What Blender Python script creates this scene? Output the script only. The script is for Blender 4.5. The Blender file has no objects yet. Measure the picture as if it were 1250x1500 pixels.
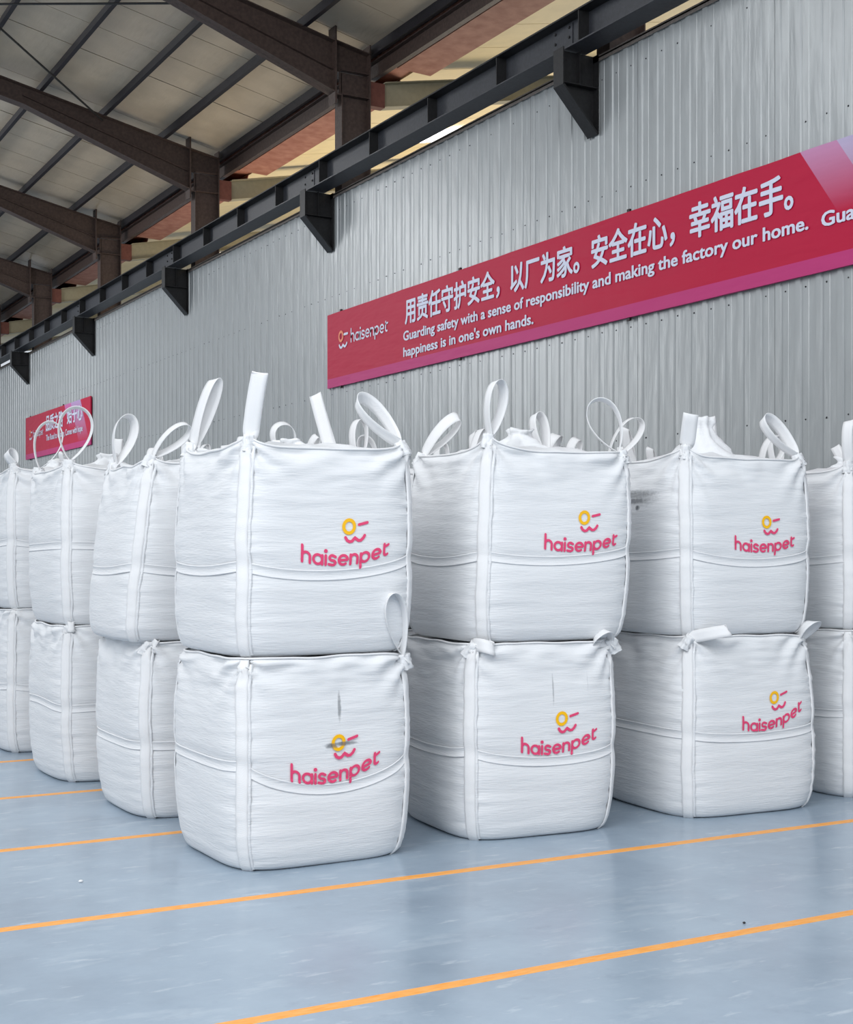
import bpy, bmesh, math, random
from mathutils import Vector, Matrix, noise
random.seed(7)
C = bpy.context.scene.collection
PI = math.pi
# ------------------------------------------------------------------ camera, world, light
H = 1.5; FPX = 2014.0; YAW = math.radians(29.4)
cam_d = bpy.data.cameras.new('camera'); cam = bpy.data.objects.new('camera', cam_d); C.objects.link(cam)
cam.location = (0, 0, H); cam.rotation_euler = (PI/2, 0, -YAW)
cam_d.sensor_fit = 'HORIZONTAL'; cam_d.sensor_width = 36; cam_d.lens = FPX/1250*36
cam_d.shift_y = 54/1250; cam_d.clip_end = 200
bpy.context.scene.camera = cam
RV = Vector((math.cos(YAW), -math.sin(YAW), 0)); FV = Vector((math.sin(YAW), math.cos(YAW), 0))
sc = bpy.context.scene
sc.view_settings.view_transform = 'Standard'; sc.view_settings.look = 'None'
sc.view_settings.gamma = 1; sc.view_settings.use_curve_mapping = False; sc.view_settings.exposure = 0.52
w = bpy.data.worlds.new('sky'); sc.world = w; w.use_nodes = True
w.node_tree.nodes['Background'].inputs[0].default_value = (0.87, 0.93, 1.0, 1)
w.node_tree.nodes['Background'].inputs[1].default_value = 0.52
def area(name, loc, target, sx, sy, power, col=(1, 1, 1)):
    l = bpy.data.lights.new(name, 'AREA'); l.shape = 'RECTANGLE'; l.size = sx; l.size_y = sy; l.energy = power; l.color = col
    o = bpy.data.objects.new(name, l); C.objects.link(o); o.location = loc
    d = Vector(target)-Vector(loc); o.rotation_euler = d.to_track_quat('-Z', 'Y').to_euler(); return o
area('hall_fill_light', (-5.5, 0.5, 8.5), (2.8, 7.5, 0.6), 6, 7, 620, (0.98, 0.985, 1))  # unseen area light added in place of roof skylights
area('hall_fill_light', (1.5, -3.0, 8.5), (4.0, 7.0, 0.4), 6, 5, 300, (0.98, 0.985, 1))  # second unseen stand-in for skylights, behind the camera
area('hall_fill_light', (0.5, 15, 9.4), (3.5, 15, 0), 2, 10, 300, (0.98, 0.985, 1))  # added overhead fill along the hall, under closed roof
area('hall_fill_light', (0.0, 29, 9.2), (6.5, 28, 1.5), 2, 16, 1150, (0.98, 0.985, 1))  # added fill that brightens the far stretch of wall
area('neighbour_roof_fill', (13.5, 22, 2.0), (11, 22, 9), 4, 40, 1500, (1.0, 0.86, 0.66))  # warm light added low down to brighten the neighbour roof from below

# ------------------------------------------------------------------ helpers
def mesh(name, verts, faces, mats, parent=None, smooth=False, mi=None):
    m = bpy.data.meshes.new(name); m.from_pydata([tuple(v) for v in verts], [], faces)
    for x in (mats if isinstance(mats, (list, tuple)) else [mats]): m.materials.append(x)
    if mi: m.polygons.foreach_set('material_index', mi)
    if smooth: m.polygons.foreach_set('use_smooth', [True]*len(m.polygons))
    m.update(); o = bpy.data.objects.new(name, m); C.objects.link(o)
    if parent: o.parent = parent
    return o
def inst(name, m, parent=None, loc=(0, 0, 0)):
    o = bpy.data.objects.new(name, m); C.objects.link(o); o.parent = parent; o.location = loc; return o
def empty(name, loc=(0, 0, 0), rz=0):
    o = bpy.data.objects.new(name, None); C.objects.link(o); o.location = loc; o.rotation_euler = (0, 0, rz); o.empty_display_size = .1; return o
def tag(o, label=None, cat=None, group=None, kind=None):
    if label: o['label'] = label
    if cat: o['category'] = cat
    if group: o['group'] = group
    if kind: o['kind'] = kind
    return o
class MB:
    def __init__(s): s.v = []; s.f = []
    def box(s, x0, x1, y0, y1, z0, z1):
        b = len(s.v)
        s.v += [(x0,y0,z0),(x1,y0,z0),(x1,y1,z0),(x0,y1,z0),(x0,y0,z1),(x1,y0,z1),(x1,y1,z1),(x0,y1,z1)]
        s.f += [tuple(b+i for i in q) for q in ((0,3,2,1),(4,5,6,7),(0,1,5,4),(1,2,6,5),(2,3,7,6),(3,0,4,7))]; return s
    def prism_y(s, prof, y0, y1):      # prof = list of (x, z)
        b = len(s.v); n = len(prof)
        s.v += [(x, y0, z) for x, z in prof]+[(x, y1, z) for x, z in prof]
        s.f += [tuple(b+i for i in range(n)), tuple(b+n+i for i in reversed(range(n)))]
        s.f += [(b+i, b+n+i, b+n+(i+1) % n, b+(i+1) % n) for i in range(n)]; return s
    def rod(s, a, b_, r, n=6):
        a = Vector(a); b_ = Vector(b_); d = (b_-a).normalized(); u = d.orthogonal().normalized(); w_ = d.cross(u); b = len(s.v)
        for p in (a, b_):
            for i in range(n): s.v.append(tuple(p+u*r*math.cos(2*PI*i/n)+w_*r*math.sin(2*PI*i/n)))
        s.f += [(b+i, b+(i+1) % n, b+n+(i+1) % n, b+n+i) for i in range(n)]
        s.f += [tuple(b+i for i in reversed(range(n))), tuple(b+n+i for i in range(n))]; return s
    def build(s, name, mat, parent=None, smooth=False): return mesh(name, s.v, s.f, mat, parent, smooth)

# ------------------------------------------------------------------ materials
def lin(c): return tuple(((x/255)/12.92 if x/255 <= .04045 else ((x/255+.055)/1.055)**2.4) for x in c)+(1,)
def mat(name, col, rough=.6, metal=0, spec=.5, var=0.0, vscale=3.0, bump=0, bscale=(30, 30, 30), vstretch=(1, 1, 1), col2=None, rvar=0):
    m = bpy.data.materials.new(name); m.use_nodes = True; nt = m.node_tree; N = nt.nodes; L = nt.links; b = N['Principled BSDF']
    col = lin(col); b.inputs['Base Color'].default_value = col; b.inputs['Roughness'].default_value = rough
    b.inputs['Metallic'].default_value = metal; b.inputs['Specular IOR Level'].default_value = spec
    tc = N.new('ShaderNodeTexCoord')
    if var or col2:
        mp = N.new('ShaderNodeMapping'); mp.inputs['Scale'].default_value = tuple(vscale*k for k in vstretch); L.new(tc.outputs['Object'], mp.inputs[0])
        n = N.new('ShaderNodeTexNoise'); n.inputs['Detail'].default_value = 6; L.new(mp.outputs[0], n.inputs[0])
        rp = N.new('ShaderNodeValToRGB'); rp.color_ramp.elements[0].position = .3; rp.color_ramp.elements[1].position = .7
        c2 = lin(col2) if col2 else tuple(min(1, x*(1+var)) for x in col[:3])+(1,)
        c1 = col if col2 else tuple(x*(1-var) for x in col[:3])+(1,)
        rp.color_ramp.elements[0].color = c1; rp.color_ramp.elements[1].color = c2
        L.new(n.outputs[0], rp.inputs[0]); L.new(rp.outputs[0], b.inputs['Base Color'])
        if rvar:
            mr = N.new('ShaderNodeMapRange'); mr.inputs[3].default_value = rough-rvar; mr.inputs[4].default_value = rough+rvar
            L.new(n.outputs[0], mr.inputs[0]); L.new(mr.outputs[0], b.inputs['Roughness'])
    if bump:
        mp = N.new('ShaderNodeMapping'); mp.inputs['Scale'].default_value = bscale; L.new(tc.outputs['Object'], mp.inputs[0])
        n = N.new('ShaderNodeTexNoise'); n.inputs['Scale'].default_value = 1; n.inputs['Detail'].default_value = 3; L.new(mp.outputs[0], n.inputs[0])
        bp = N.new('ShaderNodeBump'); bp.inputs['Strength'].default_value = 1; bp.inputs['Distance'].default_value = bump
        L.new(n.outputs[0], bp.inputs['Height']); L.new(bp.outputs[0], b.inputs['Normal'])
    return m
M = {}
M['clad'] = mat('cladding_steel', (153, 157, 158), .34, .20, .5, var=.05, vscale=1.2, vstretch=(1, 1, .3), bump=.012, bscale=(2, 5.5, 1.3))
M['roofpan'] = mat('roof_panel_paint', (186, 172, 152), .33, 0, .5, var=.08, vscale=.5, bump=.006, bscale=(14, 3, 3))
M['cream'] = mat('cream_panel_paint', (222, 204, 160), .5, 0, .4, var=.06, vscale=.8, bump=.004, bscale=(3, 14, 3))
M['steel'] = mat('dark_brown_steel', (68, 55, 50), .5, 0, .35, var=.28, vscale=4, bump=.002, bscale=(40, 40, 40))
M['steel_black'] = mat('charcoal_steel', (50, 52, 57), .45, 0, .4, var=.2, vscale=5, bump=.0015, bscale=(40, 40, 40))
M['bracket'] = mat('bracket_steel', (30, 30, 31), .5, 0, .35, var=.25, vscale=6, bump=.0015, bscale=(40, 40, 40))
M['purlin'] = mat('blue_black_purlin', (32, 30, 36), .5, 0, .35, var=.2, vscale=4)
M['rust'] = mat('red_brown_primer', (172, 122, 104), .6, 0, .3, var=.14, vscale=1.2, col2=(146, 92, 76))
M['stub'] = mat('dark_primer', (104, 62, 52), .6, 0, .3, var=.15, vscale=4)
M['tan'] = mat('tan_neighbour_steel', (148, 140, 116), .55, 0, .3, var=.06, vscale=3)
M['trim'] = mat('galvanised_trim', (130, 122, 116), .35, .3, .5, var=.2, vscale=6)
M['screw'] = mat('dark_screw', (28, 28, 32), .5)
M['white_print'] = mat('white_print', (204, 208, 226), .5)
M['orange_print'] = mat('orange_print', (226, 120, 80), .5)
M['blackm'] = mat('black_frame', (35, 22, 26), .6)

def floor_mat():
    m = mat('epoxy_floor', (126, 142, 156), .3, 0, .5); nt = m.node_tree; N = nt.nodes; L = nt.links; b = N['Principled BSDF']
    tc = N.new('ShaderNodeTexCoord')
    def noi(scale, det, st=(1, 1, 1), rot=0):
        mp = N.new('ShaderNodeMapping'); mp.inputs['Scale'].default_value = st; mp.inputs['Rotation'].default_value = (0, 0, rot); L.new(tc.outputs['Object'], mp.inputs[0])
        n = N.new('ShaderNodeTexNoise'); n.inputs['Scale'].default_value = scale; n.inputs['Detail'].default_value = det; n.inputs['Roughness'].default_value = .6; L.new(mp.outputs[0], n.inputs[0]); return n
    def ramp(src, stops):
        r = N.new('ShaderNodeValToRGB'); e = r.color_ramp.elements
        e[0].position, e[0].color = stops[0][0], stops[0][1]; e[1].position, e[1].color = stops[-1][0], stops[-1][1]
        for p, c in stops[1:-1]: x = e.new(p); x.color = c
        L.new(src, r.inputs[0]); return r
    a = noi(1.3, 8); r1 = ramp(a.outputs[0], [(.3, lin((134, 149, 164))), (.5, lin((146, 162, 177))), (.72, lin((157, 173, 187)))])
    s1 = noi(2.6, 11, (.8, 2.2, 1), .12); g = (lambda v: (v, v, v, 1))
    m1 = ramp(s1.outputs[0], [(.56, g(0)), (.76, g(.42))])
    s2 = noi(9, 11, (.5, 1.5, 1), -.25); m2 = ramp(s2.outputs[0], [(.60, g(0)), (.78, g(.7))])
    mk = N.new('ShaderNodeMath'); mk.operation = 'MAXIMUM'; L.new(m1.outputs[0], mk.inputs[0]); L.new(m2.outputs[0], mk.inputs[1])
    mx = N.new('ShaderNodeMix'); mx.data_type = 'RGBA'; L.new(mk.outputs[0], mx.inputs[0]); L.new(r1.outputs[0], mx.inputs[6]); mx.inputs[7].default_value = lin((196, 206, 214))
    d = noi(5, 6, (1, 1, 1)); m3 = ramp(d.outputs[0], [(.62, g(0)), (.8, g(.35))])
    mx2 = N.new('ShaderNodeMix'); mx2.data_type = 'RGBA'; L.new(m3.outputs[0], mx2.inputs[0]); L.new(mx.outputs[2], mx2.inputs[6]); mx2.inputs[7].default_value = lin((104, 116, 132))
    L.new(mx2.outputs[2], b.inputs['Base Color'])
    rr = N.new('ShaderNodeMapRange'); rr.inputs[3].default_value = .08; rr.inputs[4].default_value = .36; L.new(a.outputs[0], rr.inputs[0]); L.new(rr.outputs[0], b.inputs['Roughness'])
    n = noi(9, 3); bp = N.new('ShaderNodeBump'); bp.inputs['Distance'].default_value = .0012; L.new(n.outputs[0], bp.inputs['Height']); L.new(bp.outputs[0], b.inputs['Normal'])
    return m
M['floor'] = floor_mat()
M['line'] = mat('orange_line_paint', (236, 150, 44), .45, 0, .4, col2=(240, 176, 98), vscale=5, vstretch=(.6, 3, 1))

def fabric(name, col, stains=(), wrinkle=1.0, stain_col=(96, 100, 104), rough=.72, ribs=False):
    """woven polypropylene: fine horizontal creases + weave as relief; stains = (x, z, rx, rz, strength) on the front face, own shape"""
    m = mat(name, col, rough, 0, .35); nt = m.node_tree; N = nt.nodes; L = nt.links; b = N['Principled BSDF']
    tc = N.new('ShaderNodeTexCoord')
    def noi(sc_, det=2):
        mp = N.new('ShaderNodeMapping'); mp.inputs['Scale'].default_value = sc_; L.new(tc.outputs['Object'], mp.inputs[0])
        n = N.new('ShaderNodeTexNoise'); n.inputs['Scale'].default_value = 1; n.inputs['Detail'].default_value = det; L.new(mp.outputs[0], n.inputs[0]); return n
    def mth(op, a, c):
        x = N.new('ShaderNodeMath'); x.operation = op
        for i, q in enumerate((a, c)):
            if isinstance(q, (int, float)): x.inputs[i].default_value = q
            else: L.new(q, x.inputs[i])
        return x.outputs[0]
    if ribs:
        wv = N.new('ShaderNodeTexWave'); wv.bands_direction = 'DIAGONAL'; wv.inputs['Scale'].default_value = 140; L.new(tc.outputs['Object'], wv.inputs[0])
        h = mth('MULTIPLY', wv.outputs[0], .0004)
    else:
        a = noi((13, 13, 120), 2); bb = noi((7, 7, 46), 2); msk = noi((4, 4, 3), 1)
        h = mth('MULTIPLY', mth('MULTIPLY', a.outputs[0], .0040*wrinkle), mth('ADD', msk.outputs[0], .1))
        h = mth('ADD', h, mth('MULTIPLY', bb.outputs[0], .0016*wrinkle))
        fine = noi((160, 160, 160), 1); h = mth('ADD', h, mth('MULTIPLY', fine.outputs[0], .0004))
    bp = N.new('ShaderNodeBump'); bp.inputs['Strength'].default_value = .85; bp.inputs['Distance'].default_value = 1.0
    L.new(h, bp.inputs['Height']); L.new(bp.outputs[0], b.inputs['Normal'])
    if stains:
        sp = N.new('ShaderNodeSeparateXYZ'); L.new(tc.outputs['Object'], sp.inputs[0])
        nz = noi((55, 55, 70), 4).outputs[0]; front = mth('LESS_THAN', sp.outputs[1], 0.0); tot = None
        for (x, z, rx, rz, st, *left) in stains:
            dx = mth('DIVIDE', mth('SUBTRACT', sp.outputs[1 if left else 0], x), rx); dz = mth('DIVIDE', mth('SUBTRACT', sp.outputs[2], z), rz)
            r2 = mth('ADD', mth('MULTIPLY', dx, dx), mth('MULTIPLY', dz, dz))
            k = mth('SUBTRACT', 1.35, mth('ADD', r2, mth('MULTIPLY', nz, .9)))
            k = mth('MULTIPLY', mth('MINIMUM', mth('MAXIMUM', k, 0), .8), st); k = mth('MULTIPLY', k, mth('LESS_THAN', sp.outputs[0], -.38) if left else front)
            tot = k if tot is None else mth('MAXIMUM', tot, k)
        mx = N.new('ShaderNodeMix'); mx.data_type = 'RGBA'; L.new(tot, mx.inputs[0]); mx.inputs[6].default_value = lin(col); mx.inputs[7].default_value = lin(stain_col)
        L.new(mx.outputs[2], b.inputs['Base Color'])
    return m
FAB = (221, 223, 225); WEB = (227, 228, 229)
M['fabric'] = fabric('white_woven_fabric', FAB)
M['web'] = fabric('white_webbing', WEB, ribs=True)
M['pink'] = mat('pink_print', (224, 66, 112), .6); M['yellow'] = mat('yellow_print', (246, 186, 8), .6)

# ------------------------------------------------------------------ floor and its lines
fl = MB().box(-16, 26, -8, 64, -.2, 0).build('floor', M['floor']); tag(fl, kind='structure')
for (x0, y0, x1, y1, lab) in ((-12, 4.08, 7.9, 4.08, 'orange painted floor line nearest the camera, across the lower right'),
                     (-12, 5.76, 7.9, 5.42, 'orange painted floor line just in front of the first row of bags'),
                     (-12, 6.98, 7.9, 6.99, 'orange painted floor line between the front left stack and the stack behind it'),
                     (-12, 8.43, 7.9, 8.46, 'orange painted floor line between the second and third stacks on the left'),
                     (-12, 9.90, 7.9, 9.90, 'faint orange floor line farthest back, at the left edge')):
    v = []; n = 40
    for i in range(n+1):
        t = i/n; x = x0+(x1-x0)*t; y = y0+(y1-y0)*t; wv = .002*math.sin(i*1.7)
        v += [(x, y-.029+wv, 0), (x, y-.027+wv, .0016), (x, y+.027+wv, .0016), (x, y+.029+wv, 0)]
    f = [(4*i+k, 4*i+4+k, 4*i+5+k, 4*i+1+k) for i in range(n) for k in range(3)]
    tag(mesh('floor_line', v, f, M['line']), lab, 'floor line', 'orange floor lines')

# ------------------------------------------------------------------ right wall: profiled cladding sheets
WX = 8.3; WTOP = 6.42
wall = empty('wall_right', (WX, 0, 0)); tag(wall, kind='structure')
PW = .93
def clad_mesh():
    p = PW/4; prof = []
    for k in range(4):
        b = k*p
        prof += [(0, b), (0, b+p*.20), (.004, b+p*.22), (.004, b+p*.30), (0, b+p*.32), (0, b+p*.64), (-.014, b+p*.68), (-.014, b+p*.90), (0, b+p*.93)]
    prof.append((0, PW-.003)); n = len(prof)
    zs = [0, 1.6, 3.2, 4.8, WTOP]; v = []
    for z in zs: v += [(x, y, z) for x, y in prof]
    f = [(j*n+i, (j+1)*n+i, (j+1)*n+i+1, j*n+i+1) for j in range(len(zs)-1) for i in range(n-1)]
    b = len(v); v += [(.05, 0, 0), (.05, PW-.003, 0), (.05, PW-.003, WTOP), (.05, 0, WTOP)]; f.append((b, b+1, b+2, b+3))
    f += [(0, b, b+3, 4*n), (n-1, 5*n-1, b+2, b+1)]
    f.append(tuple(4*n+i for i in range(n))+(b+2, b+3))
    return v, f
v, f = clad_mesh(); m0 = None
for k in range(58):
    y = 2.2+k*PW
    if m0 is None: o = mesh('cladding_panel', v, f, M['clad'], wall); m0 = o.data; o.location = (0, y, 0)
    else: inst('cladding_panel', m0, wall, (random.uniform(-.002, .002), y, 0))
sm = MB()
for zz in (2.57, 3.66, 5.03, 6.2):
    for k in range(150):
        if random.random() < .12: continue
        y = 2.2+k*PW/4+PW/4*.45
        sm.rod((-.004, y, zz+random.uniform(-.012, .012)), (.002, y, zz), .007, 6)
s = sm.build('screws', M['screw'], wall); tag(s, kind='stuff')
tr = MB().box(-.03, .07, 2.2, 56, WTOP, WTOP+.015).box(-.03, -.02, 2.2, 56, WTOP-.03, WTOP+.03).build('top_trim', M['trim'], wall)

# ------------------------------------------------------------------ portal frames, brackets, crane beam
FY = [11.26, 17.43, 23.38, 29.3, 35.2, 41.1, 47.0]
RS = .225                                   # roof slope
def ztop(x): return 8.60+RS*(8.3-x)
def zbot(x): return ztop(x)-(.33 if x <= 5.4 else .33+(x-5.4)/2.9*.39)
def zn(x): return 8.30+.2*(x-9.0)          # neighbour roof
ORD = ['first (nearest)', 'second', 'third', 'fourth', 'fifth', 'sixth', 'seventh']
for i, y in enumerate(FY):
    fr = empty('steel_frame', (0, y, 0))
    tag(fr, 'dark brown tapered steel roof frame with column, %s along the wall' % ORD[i], 'steel frame', 'roof frames')
    c = MB().box(8.44, 8.84, -.006, .006, 0, 8.195).box(8.40, 8.416, -.11, .11, 0, 7.86).box(8.84, 8.856, -.11, .11, 0, 8.62)
    c.box(8.415, 8.84, -.10, -.006, 8.20, 8.212).box(8.415, 8.84, -.10, -.006, 7.86, 7.872).box(8.41, 8.45, -.006, .006, 0, 8.195)
    c.build('column', M['steel'], fr)
    MB().box(8.30, 8.325, -.11, .11, 7.72, 8.86).box(8.325, 8.40, -.11, .11, 7.84, 7.86).build('end_plate', M['steel'], fr)
    xs = [-3, 0, 2.5, 5.4, 8.3]; r = MB()
    r.prism_y([(x, zbot(x)) for x in xs]+[(x, ztop(x)) for x in reversed(xs)], -.006, .006)
    r.prism_y([(x, ztop(x)-.014) for x in xs]+[(x, ztop(x)) for x in reversed(xs)], -.11, .11)
    r.prism_y([(x, zbot(x)) for x in xs]+[(x, zbot(x)+.014) for x in reversed(xs)], -.11, .11)
    r.prism_y([(5.4, zbot(5.4)+.16), (8.3, 8.2), (8.3, 8.212), (5.4, zbot(5.4)+.172)], -.06, .06)
    r.build('rafter', M['steel'], fr)
    MB().prism_y([(8.325, 8.2), (8.86, 8.2), (8.86, 8.5), (8.325, 8.60)], -.006, .006).prism_y([(8.325, 8.59), (8.86, 8.48), (8.86, 8.495), (8.325, 8.604)], -.11, .11).build('rafter_head', M['steel'], fr)
    MB().box(8.858, 9.10, -.07, .07, 7.78, 8.12).build('stub_beam', M['stub'], fr)
    MB().prism_y([(9.10, 7.80), (18, 9.60), (18, 9.92), (9.10, 8.13)], -.006, .006).prism_y([(9.10, 8.13), (18, 9.92), (18, 9.94), (9.10, 8.145)], -.1, .1).prism_y([(9.10, 7.79), (18, 9.59), (18, 9.60), (9.10, 7.80)], -.1, .1).build('neighbour_rafter', M['tan'], fr)
    br = empty('beam_bracket', (WX, y, 0))
    where = ['nearest, at the top centre right', 'above the left end of the long red banner', 'third from the right',
             'fourth from the right, above the second stack column', 'fifth from the right, near the left edge', 'far left, sixth along', 'far left, farthest along'][i]
    tag(br, 'black triangular wall bracket, %s' % where, 'bracket', 'wall brackets')
    y0, y1 = -.006, .006
    MB().prism_y([(-.44, 6.12), (-.02, 5.68), (.0-.02, 6.46), (-.44, 6.46)], y0, y1).build('web_plate', M['bracket'], br)
    MB().box(-.452, -.438, -.085, .085, 6.10, 6.47).build('front_plate', M['bracket'], br)
    MB().prism_y([(-.452, 6.10), (-.03, 5.655), (-.014, 5.667), (-.44, 6.115)], -.085, .085).build('diagonal_flange', M['bracket'], br)
    MB().box(-.03, -.0245, -.1, .1, 5.66, 6.46).box(-.438, -.03, -.08, -.006, 6.12, 6.13).box(-.438, -.03, .006, .08, 6.12, 6.13).box(-.24, -.232, -.07, -.006, 6.13, 6.46).build('stiffening_plate', M['bracket'], br)
cb = empty('crane_beam', (8.05, 0, 0)); tag(cb, 'long black steel crane runway beam resting on the wall brackets', 'crane beam')
MB().box(-.006, .006, 4, 50, 6.484, 6.79).build('web', M['steel_black'], cb)
MB().box(-.14, .14, 4, 50, 6.79, 6.806).box(-.03, .03, 4, 50, 6.806, 6.84).build('top_flange', M['bracket'], cb)
MB().box(-.14, .14, 4, 50, 6.47, 6.484).build('bottom_flange', M['steel_black'], cb)
st0 = None; y = 5.0
k = 0
while y < 49:
    if st0 is None: o = MB().box(-.13, -.006, -.006, .006, 6.484, 6.79).box(.006, .13, -.006, .006, 6.484, 6.79).build('stiffener', M['bracket'], cb); st0 = o.data; o.location = (0, y, 0)
    else: inst('stiffener', st0, cb, (0, y, 0))
    y += 1.505
for y in FY[:5]:
    b = MB().box(-.016, -.006, y+.02, y+.36, 6.5, 6.77)
    b.build('splice_plate', M['steel_black'], cb)
    b = MB()
    for dy in (.07, .31):
        for dz in (6.54, 6.64, 6.74): b.rod((-.03, y+dy, dz), (-.015, y+dy, dz), .014)
    tag(b.build('bolts', M['bracket'], cb), kind='stuff')

# ------------------------------------------------------------------ roof: purlins, panels, gutter, neighbour roof, bracing, skylight
roof = empty('ceiling', (0, 0, 0)); tag(roof, kind='structure')
PX = [8.92, 7.87, 6.80, 5.72, 4.64, 3.56, 2.48, 1.40, .32, -.76]
for x in PX:
    z = ztop(min(x, 9)) + .0; z = 8.60+RS*(8.3-x)
    MB().box(x-.003, x+.003, 8, 50, z, z+.19).box(x-.065, x, 8, 50, z, z+.006).box(x, x+.065, 8, 50, z+.184, z+.19).build('purlin', M['purlin'], roof)
def zr(x): return 8.80+RS*(8.3-x)
def roof_strip(x0, x1, y0, y1):
    v = []; n = 1
    for (x, y) in ((x0, y0), (x1, y0), (x1, y1), (x0, y1)): v.append((x, y, zr(x)))
    v += [(a, b, c+.05) for a, b, c in v[:4]]
    return v, [(0, 3, 2, 1), (4, 5, 6, 7), (0, 1, 5, 4), (1, 2, 6, 5), (2, 3, 7, 6), (3, 0, 4, 7)]
sky_y0, sky_y1 = 23.95, 25.6
y = 8.45
SKX = 4.72
while y < 50:
    y1 = y+.985
    dz = random.uniform(-.004, .004)
    if y < 25.3 and y1 > 24.2:                      # skylight strip interrupts these sheets
        v, f = roof_strip(SKX, 9.05, y, y1)
        o = mesh('roof_panel', v, f, M['roofpan'], roof); o.location.z = dz
    else:
        v, f = roof_strip(-3, 9.05, y, y1)
        o = mesh('roof_panel', v, f, M['roofpan'], roof); o.location.z = dz
    y = y1+.015
# backing above the joints so that no daylight leaks
mesh('joint_backing', [(-3, 8.2, zr(-3)+.056), (9.05, 8.2, zr(9.05)+.056), (9.05, 23.9, zr(9.05)+.056), (-3, 23.9, zr(-3)+.056), (-3, 25.7, zr(-3)+.056), (9.05, 25.7, zr(9.05)+.056), (9.05, 50, zr(9.05)+.056), (-3, 50, zr(-3)+.056), (SKX, 23.9, zr(SKX)+.056), (SKX, 25.7, zr(SKX)+.056)],
     [(0, 1, 2, 3), (4, 5, 6, 7), (8, 2, 5, 9)], M['purlin'], roof)
# skylight sheet: glows by emission in place of daylight from behind
ms = bpy.data.materials.new('daylit_skylight'); ms.use_nodes = True
e = ms.node_tree.nodes['Principled BSDF']; e.inputs['Base Color'].default_value = (.9, .9, .9, 1); e.inputs['Emission Color'].default_value = (1, 1, 1, 1); e.inputs['Emission Strength'].default_value = 2.6
def sheet(x0, x1, y0, y1, zf, name, m_, p):
    v = [(x0, y0, zf(x0)), (x1, y0, zf(x1)), (x1, y1, zf(x1)), (x0, y1, zf(x0))]; v += [(a, b, c+.02) for a, b, c in v]
    return mesh(name, v, [(0, 3, 2, 1), (4, 5, 6, 7), (0, 1, 5, 4), (1, 2, 6, 5), (2, 3, 7, 6), (3, 0, 4, 7)], m_, p)
sheet(-3, SKX-.01, 23.95, 25.6, lambda x: zr(x)+.01, 'skylight_sheet', ms, roof)
# eave strut, valley gutter, neighbour roof
MB().box(9.0, 9.01, 8, 50, 8.19, 8.43).box(8.93, 9.01, 8, 50, 8.18, 8.19).box(8.93, 9.01, 8, 50, 8.42, 8.43).build('eave_strut', M['steel'], roof)
for i, y in enumerate([5.3]+FY[:-1]):
    y1 = FY[i]
    MB().prism_y([(9.02, 8.66), (9.055, 8.66), (9.07, 8.21), (9.6, 8.19), (9.66, 8.44), (9.65, 8.45), (9.59, 8.2), (9.08, 8.22), (9.06, 8.67), (9.02, 8.67)], y+.5 if i else y, y1-.5).build('valley_gutter', M['rust'], roof)
MB().box(9.03, 9.04, 8, 50, 8.4, 8.70).build('eave_gap_strip', M['rust'], roof)  # strip added to close the daylight slit along the eave
MB().box(9.035, 9.72, 8, 50, 8.47, 8.48).build('sky_gap_cover', M['rust'], roof)  # plate added to block the sky showing between gutter ends
nb = empty('trim_1', (0, 0, 0)); tag(nb, kind='structure')
y = 6.45
while y < 50:
    v = [(9.66, y, 8.44), (18, y, 10.1), (18, y+.985, 10.1), (9.66, y+.985, 8.44)]; v += [(a, b, c+.05) for a, b, c in v]
    g = (int(y*1.0) % 6 == 1)
    mesh('neighbour_roof_panel' if not g else 'neighbour_skylight', v, [(0, 3, 2, 1), (4, 5, 6, 7), (0, 1, 5, 4), (1, 2, 6, 5), (2, 3, 7, 6), (3, 0, 4, 7)], ms if g and False else M['cream'], nb); y += 1.0
for yy in (11.9, 21.0, 33.0):
    v = [(11.2, yy, 8.72), (13.4, yy, 9.16), (13.4, yy+.9, 9.16), (11.2, yy+.9, 8.72)]; v += [(a, b, c-.02) for a, b, c in v]
    mesh('neighbour_skylight', v, [(0, 3, 2, 1), (4, 5, 6, 7), (0, 1, 5, 4), (1, 2, 6, 5), (2, 3, 7, 6), (3, 0, 4, 7)], ms, nb)
brc = empty('roof_bracing', (4, 20.4, 9)); tag(brc, 'thin dark crossed bracing rods under the roof, upper left, between two frames', 'bracing rods')
for (a, b) in (((6.8, 17.50, ztop(6.8)-.06), (2.09, 23.3, ztop(2.09)-.06)), ((6.74, 23.3, ztop(6.74)-.09), (.73, 17.5, ztop(.73)-.09))):
    o = MB().rod(Vector(a)-brc.location, Vector(b)-brc.location, .017, 8).build('rod', M['bracket'], brc)

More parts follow.
